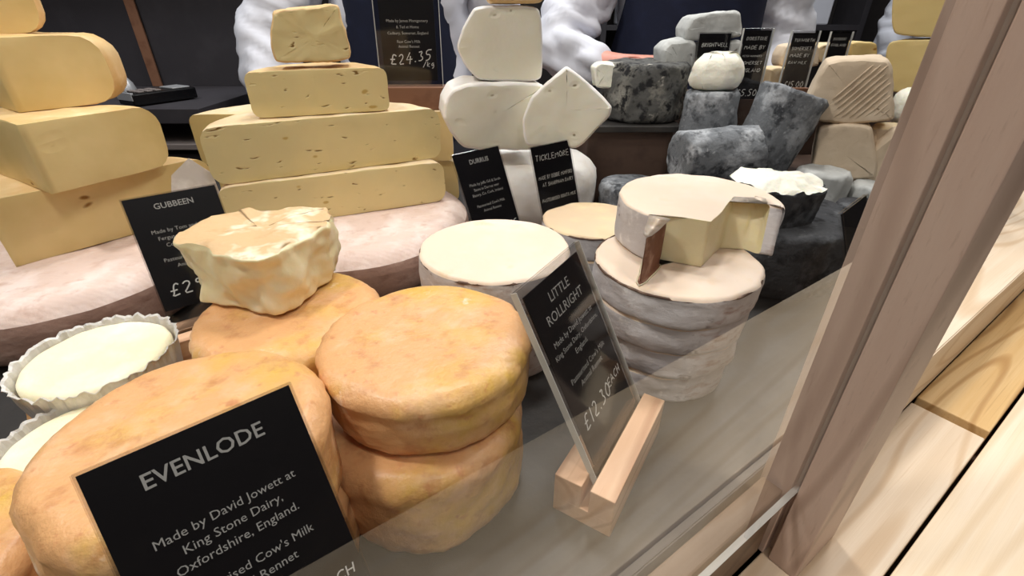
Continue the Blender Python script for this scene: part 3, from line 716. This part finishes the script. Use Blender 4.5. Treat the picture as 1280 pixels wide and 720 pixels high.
log('ashed_cone', 'upright grey ash cone with the white lump on its top', (.308, .780, .083), (.306, .781, .196), .046, .037, M['ash'], 111, group=LGG)
log('ashed_cone', 'tilted blunt grey ash cone leaning to the right over the log', (.382, .748, .09), (.415, .748, .199), .044, .048, M['ash'], 112, amp=.003, group=LGG)
lump = cheese('white_cheese_lump', 'smooth white cheese lump perched on the upright grey cone', [(p[0] * .001 + .306, p[1] * .001 + .778) for p in ((-43, 2), (-30, -22), (0, -30), (34, -20), (46, 4), (30, 26), (-4, 34), (-34, 24))],
    ['rind'] * 8, .1965, .05, M['whiterind'], M['snow'], round_=.02, amp=.006, nscale=18, fine=.0006, seed=113, taper=.8, dome=.004)
for (x, y, z, r, h, mm, lab, sd) in ((.455, .585, .0005, .034, .085, 'ashdark', 'narrow dark cheese between the dark wheel and the slanting dark card', 121),
                                 (.455, .690, .0005, .036, .100, 'ashpale', 'pale grey cheese disc behind the broken ashed cheese', 122),
                                 (.525, .665, .0005, .034, .085, 'ashpale', 'pale grey cheese disc next to the post, behind the dark card', 123)):
    whole('small_ashed_cheese', lab, (x, y), z, r, h, M[mm], seed=sd, **{**AS, 'amp': .002})
# textured basket cheese and the pinkish pieces below
BG = 'beige uncoated cheeses by the post'
upright('beige_cheese_wedge', 'beige wedge directly below the ribbed basket cheese', ((1012, 225), (1022, 160), (1060, 154), (1092, 158), (1100, 225)), (.46, .715, .11), R(-28), .07, M['basket'], M['basket'], round_=.006, amp=.002, seed=131, group=BG)
upright('beige_cheese_wedge', 'orange-edged beige wedge between basket cheese and post', ((1078, 240), (1085, 158), (1118, 158), (1140, 176), (1140, 240)), (.52, .72, .11), R(-40), .05, M['basket'], M['palerind'], round_=.008, amp=.002, seed=132, group=BG)
upright('beige_cheese_wedge', 'pale wedge leaning against the post side, below the orange-edged one', ((1055, 245), (1070, 205), (1118, 162), (1150, 160), (1150, 250)), (.54, .68, .06), R(-25), .03, M['basket'], M['basket'], round_=.008, amp=.002, seed=133, group=BG)
box_ = box('cardboard_riser', (.52, .805, .0400), (.18, .10, .079), M['box'], None, .002); tag(box_, 'low brown riser beneath the beige wedges near the post', 'box')
upright('ribbed_basket_cheese', 'large beige cheese with slanting basket ribs, near the post', ((1008, 150), (1007, 128), (1020, 100), (1034, 78), (1048, 74), (1112, 73), (1116, 90), (1121, 152), (1060, 156)), (.47, .72, .19), R(-28), .085, M['basket'], M['basket'], round_=.006, amp=.002, seed=134)
# ribs on its face
def ribs():
    par = [o for o in COL.objects if o.name == 'ribbed_basket_cheese'][0]
    u = Vector((math.cos(R(-28)), math.sin(R(-28)), 0)); n = Vector((u.y, -u.x, 0)); Q = Vector((.47, .72, .19)) + n * .0012
    bm = bmesh.new()
    for k in range(17):
        xa = 1036 + k * 9.5; ya = 150
        a = (xa - 28, 152); b = (xa + 62, 76)
        # clip to the right part of the face
        pts = []
        for s in range(15):
            t = s / 14; x = a[0] + (b[0] - a[0]) * t; y = a[1] + (b[1] - a[1]) * t
            if x < 1113 + (y - 80) * .07 and x > 1040 and y > 79 and y < 150 and (x - 1040) + (y - 79) * .55 > 12: pts.append(onplane(x, y, Q, n) - par.location)
        if len(pts) > 2: tube(bm, pts, [.0003] + [.0013] * (len(pts) - 2) + [.0003], 6)
    frombm('basket_ribs', bm, M['basket'], par, True)
ribs()
whole('white_cheese_round', 'bright white round cheese between the ribbed cheese and the post', (.66, .80), .14, .05, .055, M['snow'], seed=140, round_=.02, amp=.003)
box_ = box('cardboard_riser', (.72, .80, .0695), (.16, .11, .138), M['box'], None, .002); tag(box_, 'brown riser holding the bright white round cheese', 'box')

# back row
box_ = box('cardboard_riser', (.56, .93, .085), (.50, .11, .17), M['box'], None, .002); tag(box_, 'long brown riser at the back edge under the far cheeses', 'box')
PG = 'pale grey-white pieces behind the white lump'
upright('pale_ashed_piece', 'long pale grey-white piece on top, above the small BRIGHTWELL ASH card', ((857, 52), (857, 36), (866, 22), (874, 18), (920, 13), (927, 16), (931, 48)), (.36, .885, .25), R(4), .05, M['ashpale'], M['ashpale'], round_=.006, amp=.002, seed=151, group=PG)
upright('pale_ashed_piece', 'pale grey-white piece at the bottom left of its pile, beside the hand', ((826, 84), (828, 62), (838, 52), (862, 48), (872, 54), (872, 104), (832, 104)), (.33, .88, .2), R(4), .05, M['ashpale'], M['ashpale'], round_=.008, amp=.003, seed=152, group=PG)
upright('pale_ashed_piece', 'pale grey-white piece behind the small BRIGHTWELL ASH card', ((872, 104), (874, 54), (930, 49), (937, 104)), (.40, .89, .2), R(4), .05, M['ashpale'], M['ashpale'], round_=.008, amp=.003, seed=153, group=PG)
upright('white_cheese_scrap', 'small white cheese piece between leaning wedge and mottled wheel', ((744, 110), (742, 84), (752, 78), (772, 80), (770, 112)), (.15, .84, .19), R(4), .03, M['snow'], M['snow'], round_=.004, amp=.002, seed=154)
FG = 'far beige cheeses in the back row'
for (ol, Y, lab, mm, sd) in ((((962, 118), (962, 86), (975, 84), (996, 86), (996, 118)), .90, 'short beige block between two upright cards in the back row', 'palerind', 161),
                             (((976, 84), (977, 70), (984, 58), (992, 56), (1024, 56), (1026, 84)), .93, 'beige lump behind the middle upright card', 'basket', 162),
                             (((1024, 78), (1022, 60), (1032, 54), (1062, 54), (1062, 80)), .93, 'beige lump between the two right-hand upright cards', 'palerind', 163),
                             (((1064, 80), (1064, 54), (1070, 52), (1098, 54), (1098, 80)), .94, 'yellowish block right of the last upright card', 'yellowplain', 164)):
    upright('far_cheese_block', lab, ol, (.5, Y, .2), 0, .04, M[mm], M[mm], round_=.004, amp=.002, seed=sd, group=FG)
SG = 'big yellow slabs behind the post'
upright('yellow_slab', 'upper big yellow slab behind the post', ((1112, 46), (1118, -30), (1240, -30), (1240, 48)), (.66, .90, .2), R(-42), .09, M['yellowplain'], M['yellowplain'], round_=.003, amp=.0006, seed=171, group=SG)
upright('yellow_slab', 'lower big yellow slab behind the post', ((1108, 118), (1106, 49), (1240, 50), (1240, 120)), (.66, .90, .2), R(-42), .09, M['yellowplain'], M['yellowplain'], round_=.003, amp=.0006, seed=172, group=SG)

# ================================================================ SIGNS
PH = .45
T = lambda t, y, s, **k: (t, y, s, k)
sign('large black EVENLODE card in front of the biggest orange cheese', (-.159, .117, .153), .711, .568, .076, .107,
     [T('EVENLODE', .205, .119, weight=.0001), T('Made by David Jowett at', .505, .07), T('King Stone Dairy,', .595, .07), T('Oxfordshire, England.', .685, .07), T("Pasteurised Cow's Milk", .84, .07), T('Animal Rennet', .93, .07)],
     [('£14.50', .28, 1.25, .10, 0, .12), ('EACH', .72, 1.20, .065, .0, .14)], base=(.115, .034, .035), baseshift=.006)
sign('tall narrow black LITTLE ROLLRIGHT card standing in the slotted oak block', (.0064, .2485, .1494), 1.019, .47, .076, .126,
     [T('LITTLE', .20, .128), T('ROLLRIGHT', .36, .128), T('Made by David Jowett at', .55, .076), T('King Stone Dairy, Oxfordshire,', .65, .068), T('England.', .75, .076), T("Pasteurised Cow's Milk", .93, .076), T('Animal Rennet', 1.02, .076)],
     [('£12.30', .08, 1.36, .14, 0, .11), ('EACH', .66, 1.30, .09, .05, .15)], base=(.107, .042, .035), baseshift=-.003, acr=.006)
sign('black GUBBEEN card in front of the pink wheel at left', (-.356, .418, .150), .664, .431, .076, .107,
     [T('GUBBEEN', .17, .10, weight=.0001), T('Made by Tom and Giana', .46, .068), T('Ferguson near Schull,', .55, .068), T('Co Cork, Ireland', .64, .068), T("Pasteurised Cow's Milk", .82, .068), T('Animal Rennet', .91, .068)],
     [('£29.50', .12, 1.25, .15, .02, .11)], base=(.1, .04, .033))
sign('black DURRUS card in front of the white stack, left of the handwritten one', (-.073, .586, .147), .741, .423, .074, .105,
     [T('DURRUS', .2, .11, weight=.0001), T('Made by Jeffa Gill & Sarah', .56, .066), T('Bates in Durrus near', .65, .066), T('Bantry, Co. Cork, Ireland', .74, .066), T("Pasteurised Cow's Milk", .93, .066), T('Animal Rennet', 1.02, .066)],
     [('£29.65', .42, 1.41, .13, 0, .12)], base=(.09, .04, .033))
sign('black handwritten TICKLEMORE card in front of the white stack', (.024, .634, .145), .687, .32, .07, .105,
     [], [('TICKLEMORE', .06, .27, .115, .0, .12), ('MADE BY DEBBIE MUMFORD', .06, .62, .085, 0, .14), ('AT SHARPHAM DAIRY', .12, .76, .085, 0, .14), ('PASTEURISED GOATS MILK', .05, 1.05, .075, .0, .14)], base=(.09, .04, .033))
sign('black £24.35 card on a brown block, on the wheel behind the middle stack', (-.208, .87, .372), .02, .10, .086, .172,
     [T('Made by James Montgomery', 1.02, .066), T('& Ted at Home', 1.12, .066), T('Cadbury, Somerset, England', 1.22, .066), T("Raw Cow's Milk", 1.36, .066), T('Animal Rennet', 1.44, .066)],
     [('£', .12, 1.72, .17, 0, .12), ('24.35', .28, 1.72, .17, .12, .10), ('/kg', .74, 1.76, .11, .0, .12)], base=(.112, .04, .034), basemat='brownblock', zbase=.1585, acr=.008)
def small(label, p0, Y, wpx, hpx, az, words, zb=.1705, group='upright cards in the back row', head=None, price=None, ph=.05, basem='brownblock', bh=.02, baseW=None):
    a = aty(p0[0], p0[1], Y); d = aty(p0[0] + wpx, p0[1], Y); w_ = (d - a).length; hh = abs(aty(p0[0], p0[1] + hpx, Y).z - a.z)
    hand = []
    if head: hand.append((head, .1, .32, .8 / max(5, len(head)) * 1.1, 0, .14))
    y = .62
    for t in words: hand.append((t, .08, y, .85 / len(t) * 1.05, 0, .14)); y += .26
    if price: hand.append((price, .12, hh / w_ - .12, .3, 0, .12))
    sign(label, tuple(a), az, ph, w_, hh, [], hand, base=(w_ * 1.1 if baseW is None else baseW, .03, bh), basemat=basem, zbase=zb, acr=.003, group=group)
sign('small black BRIGHTWELL ASH card against the pale grey pieces', tuple(aty(875, 42, .845)), .16, .1, .053, .052, [], [('BRIGHTWELL', .1, .35, .105, 0, .15), ('ASH', .38, .58, .115, 0, .15)], base=(.05, .03, .02), zbase=.141, acr=.002, group='upright cards in the back row')
small('black card priced £5, left of the three upright back-row cards', (932, 38), .83, 34, 86, .06, ['MADE BY', 'PETER HUMPHRIES', 'SOMERSET', 'ENGLAND'], zb=.0985, head='DORSTONE', price='£5.50', ph=.02)
small('black card priced £15, middle of the three upright back-row cards', (992, 41), .86, 31, 72, .0, ["SOMERSET", 'MADE BY', 'RAW MILK'], zb=.1705, head='TUNWORTH', price='£15.00', ph=.02)
small('short black card furthest right of the upright back-row cards', (1041, 42), .885, 23, 34, .0, ['ENGLAND'], zb=.1705, head='SINODUN', ph=.02)
sign('dark card seen nearly edge-on beside the post', (.299, .411, .14), .75, .4, .076, .107, [], [('£12.50', .12, 1.2, .15, 0, .12)], base=(.1, .04, .033))

# scraps
pz = root('paper_sheet', 'white paper corner standing behind the left golden stack', 'paper', tuple(atz(228, 208, .14) + Vector((0, 0, -.014))), R(20))
bm = bmesh.new(); vs = [bm.verts.new(v) for v in ((-.025, 0, -.03), (.03, 0, -.03), (.028, .002, .002), (.008, .004, .022), (-.015, .002, .004))]; bm.faces.new(vs)
r_ = bmesh.ops.extrude_face_region(bm, geom=list(bm.faces)); bmesh.ops.translate(bm, verts=[g_ for g_ in r_['geom'] if isinstance(g_, bmesh.types.BMVert)], vec=(0, .0006, 0))
bmesh.ops.recalc_face_normals(bm, faces=bm.faces); frombm('sheet', bm, M['parch'], pz)

# ================================================================ BACKGROUND LEFT: black unit, strip, scanner
bu = root('back_unit', 'black work unit with an upstand panel behind the left stacks', 'cabinet', (-1.2, 1.25, FZ))
box('unit_body', (0, .02, (low(.02)) / 2), (1.05, .36, low(.02)), M['black'], bu)
box('unit_top', (0, .02, low(.105)), (1.07, .40, .03), M['black'], bu)
box('unit_shelf', (0, -.0, low(.04)), (1.05, .36, .012), M['greykey'], bu)
box('upstand_panel', (0, .19, low(.25)), (1.07, .02, .26), M['black'], bu)
box('cap', (0, .17, low(.395)), (1.09, .08, .03), M['blackgloss'], bu)
st = aty(130, 12, 1.42); sb_ = aty(176, 132, 1.40)
box('wooden_strip', (st.x + 1.2 + .07, .172, low(.245)), (.026, .006, .25), M['brownblock'], bu)
dv = root('handset', 'black and silver card handset lying on the black unit', 'device', (-.80, 1.16, .1205), R(-28))
def ld(name, c, s, m, par, rot=None, bev=.003): return box(name, c, s, m, par, bev, rot)
rx = Matrix.Rotation(R(12), 3, 'X')
hb = ld('handset_body', (0, 0, .014), (.06, .14, .024), M['blackgloss'], dv)
ld('screen_bezel', (0, .04, .0275), (.05, .04, .003), M['silver'], dv, bev=.001)
ld('front_edge', (0, -.068, .02), (.058, .006, .016), M['silver'], dv, bev=.001)
for i in range(3):
    for j in range(3): ld('key', (-.017 + .017 * i, -.045 + .018 * j, .0275), (.012, .012, .003), M['greykey'], dv, bev=.0008)
kn = bmesh.new(); tube(kn, [(0, 0, 0), (0, 0, .02), (0, 0, .035), (0, 0, .05)], [.02, .018, .014, .004], 16)
ko = frombm('round_knob', kn, M['silver'], None, True); ko.location = (-.895, 1.2, .1205); tag(ko, 'small round silver-black knob beside the handset', 'knob')

# ================================================================ PEOPLE
def skinmesh(name, verts, edges, radii, m, parent, sub=2, amp=0, ns=8, seed=0, rootv=0, fold=0):
    me = bpy.data.meshes.new(name); me.from_pydata(verts, edges, []); me.update()
    o = bpy.data.objects.new(name, me); COL.objects.link(o)
    md = o.modifiers.new('skin', 'SKIN'); md.use_smooth_shade = True
    sl = me.skin_vertices[0].data
    for i, r in enumerate(radii):
        sl[i].radius = r if isinstance(r, tuple) else (r, r); sl[i].use_root = (i == rootv)
    s = o.modifiers.new('sub', 'SUBSURF'); s.levels = sub; s.render_levels = sub
    bpy.context.view_layer.update()
    nm = bpy.data.meshes.new_from_object(o.evaluated_get(bpy.context.evaluated_depsgraph_get()))
    bpy.data.objects.remove(o)
    if amp or fold:
        co = [v.co.copy() for v in nm.vertices]; no = [v.normal.copy() for v in nm.vertices]
        sv = Vector((seed, seed * 2, seed * 3))
        for v, c, n in zip(nm.vertices, co, no):
            d = amp * fbm(c + sv, ns)
            if fold:
                q = Vector((c.x * 16, c.y * 16, c.z * 30)) + sv
                d += fold * (abs(noise.noise(q * .8 + Vector((0, 0, c.x * 14)))) * 2 - .5)
            v.co = c + n * d
    nm.name = name
    return link(name, nm, m, parent)
def person(label, x, y, yaw, ra, la, apron=True, coatm='coat', hgt=1.0, hair='hair', coatname='white_coat', aw=1):
    """ra / la: (shoulder, elbow, wrist, hand direction) of the arms in local coordinates, feet at local z 0; front is -y"""
    rt = root('person', label, 'person', (x, y, FZ + .002), yaw)
    V = []; E = []; RD = []
    def add(p, r, par=None):
        V.append(tuple(p)); RD.append(r)
        if par is not None: E.append((par, len(V) - 1))
        return len(V) - 1
    pel = add((0, 0, .95), (.15, .11)); wa = add((0, 0, 1.10), (.135, .1), pel); ch = add((0, 0, 1.28), (.15, .11), wa)
    sh = add((0, .0, 1.42), (.11, .08), ch); nk = add((0, -.005, 1.50), .055, sh); jaw = add((0, -.03, 1.57), (.06, .065), nk); hd = add((0, -.02, 1.66), (.078, .092), jaw); tp_ = add((0, -.01, 1.73), (.06, .07), hd)
    for s in (-1, 1):
        hp = add((s * .095, 0, .88), .09, pel); kn_ = add((s * .11, -.01, .48), .06, hp); an = add((s * .11, .02, .09), .04, kn_); ft = add((s * .12, -.13, .035), (.035, .04), an)
    arms = []
    for s, A in ((-1, ra), (1, la)):
        s0 = add((s * .17, 0, 1.405), .055, sh); el = add(A[0], .042, s0); wr = add(A[1], .026, el)
        hdv = Vector(A[2]).normalized(); wrv = Vector(A[1]); palm = wrv + hdv * .05
        ph = add(palm, (.034, .018), wr)
        side = hdv.cross(Vector((0, 0, 1))).normalized()
        dn = Vector((0, 0, -1))
        for k, (off, ln) in enumerate(((-.027, .068), (-.009, .078), (.009, .072), (.027, .056))):
            b0 = palm + hdv * .028 + side * off; a_ = add(b0, .0095, ph)
            b1 = add(b0 + hdv * ln * .5 + dn * .008, .0085, a_); b2 = add(b0 + hdv * ln * .85 + dn * .03, .007, b1)
        t0 = add(palm - hdv * .02 + side * (-.034 * s), .011, ph); t1 = add(palm + hdv * .025 + side * (-.055 * s) + dn * .012, .009, t0)
        arms.append((s, A))
    body = skinmesh('body', V, E, RD, M['skin'], rt, sub=2)
    # face
    bm = bmesh.new()
    for s in (-1, 1):
        r = bmesh.ops.create_uvsphere(bm, u_segments=10, v_segments=8, radius=.009); bmesh.ops.translate(bm, verts=r['verts'], vec=(s * .03, -.103, 1.645))
    frombm('eyes', bm, M['eye'], rt, True)
    bm = bmesh.new(); tube(bm, [(0, -.105, 1.655), (0, -.122, 1.622), (0, -.11, 1.61)], [.008, .013, .008], 10)
    for s in (-1, 1): tube(bm, [(s * .078, -.01, 1.66), (s * .086, 0, 1.64), (s * .078, -.005, 1.61)], [.012, .016, .008], 8)
    frombm('nose_and_ears', bm, M['skin'], rt, True)
    bm = bmesh.new(); tube(bm, [(-.022, -.098, 1.585), (0, -.104, 1.583), (.022, -.098, 1.585)], [.003, .006, .003], 8); frombm('mouth', bm, M['rindbrown'], rt, True)
    bm = bmesh.new(); r = bmesh.ops.create_uvsphere(bm, u_segments=24, v_segments=16, radius=1)
    bmesh.ops.scale(bm, verts=bm.verts, vec=(.088, .1, .085)); bmesh.ops.translate(bm, verts=bm.verts, vec=(0, .012, 1.695))
    frombm('hair', bm, M[hair], rt, True)
    # coat
    V = []; E = []; RD = []
    h0 = add((0, 0, .80), (.20, .15)); h1 = add((0, 0, .95), (.185, .14), h0); w1 = add((0, 0, 1.10), (.17, .13), h1); c1 = add((0, 0, 1.28), (.18, .135), w1); s1 = add((0, 0, 1.405), (.13, .10), c1); n1 = add((0, 0, 1.465), (.075, .075), s1)
    for s, A in arms:
        a1 = add((s * .175, 0, 1.39), .08, s1); mid = (Vector((s * .175, 0, 1.39)) + Vector(A[0])) / 2
        a2 = add(mid, .078, a1); a3 = add(A[0], .072, a2); wv = Vector(A[1]); ev = Vector(A[0])
        a4 = add(ev.lerp(wv, .5), .06, a3); a5 = add(ev.lerp(wv, .88), .047, a4)
    skinmesh(coatname, V, E, RD, M[coatm], rt, sub=3, fold=.014, amp=.004, seed=x * 10)
    # trousers
    V = []; E = []; RD = []
    p0 = add((0, 0, .93), (.17, .125))
    for s in (-1, 1):
        a = add((s * .1, 0, .84), .10, p0); b = add((s * .11, -.01, .48), .08, a); c = add((s * .11, .01, .13), .065, b)
    skinmesh('trousers', V, E, RD, M['trouser'], rt, sub=2)
    bm = bmesh.new()
    for s in (-1, 1): addbox(bm, (s * .12, -.06, .045), (.095, .27, .085), None, .02)
    frombm('shoes', bm, M['blackgloss'], rt, True)
    if apron:
        bm = bmesh.new(); rows = []
        prof = [(.62, .20, .175), (.80, .215, .185), (.95, .205, .172), (1.10, .19, .160), (1.22, .195, .162), (1.30, .2, .165), (1.36, .175, .15)]
        for k, (z, rx_, ry_) in enumerate(prof):
            half_ = R(78 if z < 1.15 else 55 if z < 1.32 else 45); row = []
            for j in range(25):
                a = -math.pi / 2 - half_ + 2 * half_ * j / 24
                d = .004 * noise.noise(Vector((a * 3, z * 6, x)))
                row.append(bm.verts.new(((rx_ * aw + d) * math.cos(a), (ry_ + d) * math.sin(a), z)))
            rows.append(row)
        for i in range(len(rows) - 1):
            for j in range(24): bm.faces.new((rows[i][j], rows[i][j + 1], rows[i + 1][j + 1], rows[i + 1][j]))
        o = frombm('apron', bm, M['navy'], rt, True)
        md = o.modifiers.new('s', 'SOLIDIFY'); md.thickness = .003; md = o.modifiers.new('b', 'SUBSURF'); md.levels = 1; md.render_levels = 2
    return rt
def loc_of(px, py, Y, x, y, yaw):
    p = aty(px, py, Y) - Vector((x, y, FZ + .002)); return tuple(Matrix.Rotation(-yaw, 3, 'Z') @ p)
X1, Y1, W1 = -.262, 1.33, R(0)
person('person in a white coat and navy apron behind the middle yellow stack', X1, Y1, W1,
       (loc_of(330, 60, 1.22, X1, Y1, W1), loc_of(352, 150, 1.12, X1, Y1, W1), (.2, -1, -.3)), ((.235, .03, 1.14), (.24, -.10, .96), (-.2, -1, -.3)), aw=.74)
X2, Y2, W2 = .42, 1.36, R(0)
person('person in white coat and navy apron, bare hand reaching out behind the mottled wheel', X2, Y2, W2,
       (loc_of(694, 70, 1.22, X2, Y2, W2), loc_of(775, 84, 1.10, X2, Y2, W2), (.92, -.25, .16)), ((.27, .0, 1.12), (.20, -.15, 1.0), (-.5, -.6, -.2)))
person('person far back with a white sleeve and grey top, behind the big yellow slabs', 1.93, 2.45, R(10),
       ((-.27, -.02, 1.10), (-.27, -.14, .88), (0, -1, -.3)), ((.27, 0, 1.12), (.24, -.12, .95), (0, -1, -.2)), apron=False)

# far shelf with white goods
sf = root('wall_shelf', 'dark shelf unit against the back wall, seen between the person and the slabs', 'shelf', (1.2, 3.1, FZ))
box('shelf_side', (-.7, 0, 1.0), (.03, .26, 2.0), M['black'], sf); box('shelf_side', (.7, 0, 1.0), (.03, .26, 2.0), M['black'], sf)
for z in (.1, .6, 1.12, 1.6): box('shelf_board', (0, 0, z), (1.37, .26, .025), M['black'], sf)
for i, (x, wd, h, mm) in enumerate(((-.56, .12, .26, 'coat'), (-.40, .07, .3, 'goldrind'), (-.28, .12, .24, 'coat'), (-.1, .16, .2, 'coatgrey'), (.1, .12, .28, 'coat'), (.28, .14, .22, 'greykey'), (.46, .12, .25, 'coat'))):
    o = box('carton', (1.2 + x, 3.06, FZ + 1.1335 + h / 2), (wd, .16, h), M[mm], None, .008)
    tag(o, ['white carton furthest left on the far shelf', 'narrow tan carton on the far shelf', 'white carton beside the narrow tan one', 'wide grey cloth-covered carton on the far shelf', 'tall white carton in the middle of the far shelf', 'grey-brown carton on the far shelf', 'white carton furthest right on the far shelf'][i], 'box', 'cartons on the far shelf')
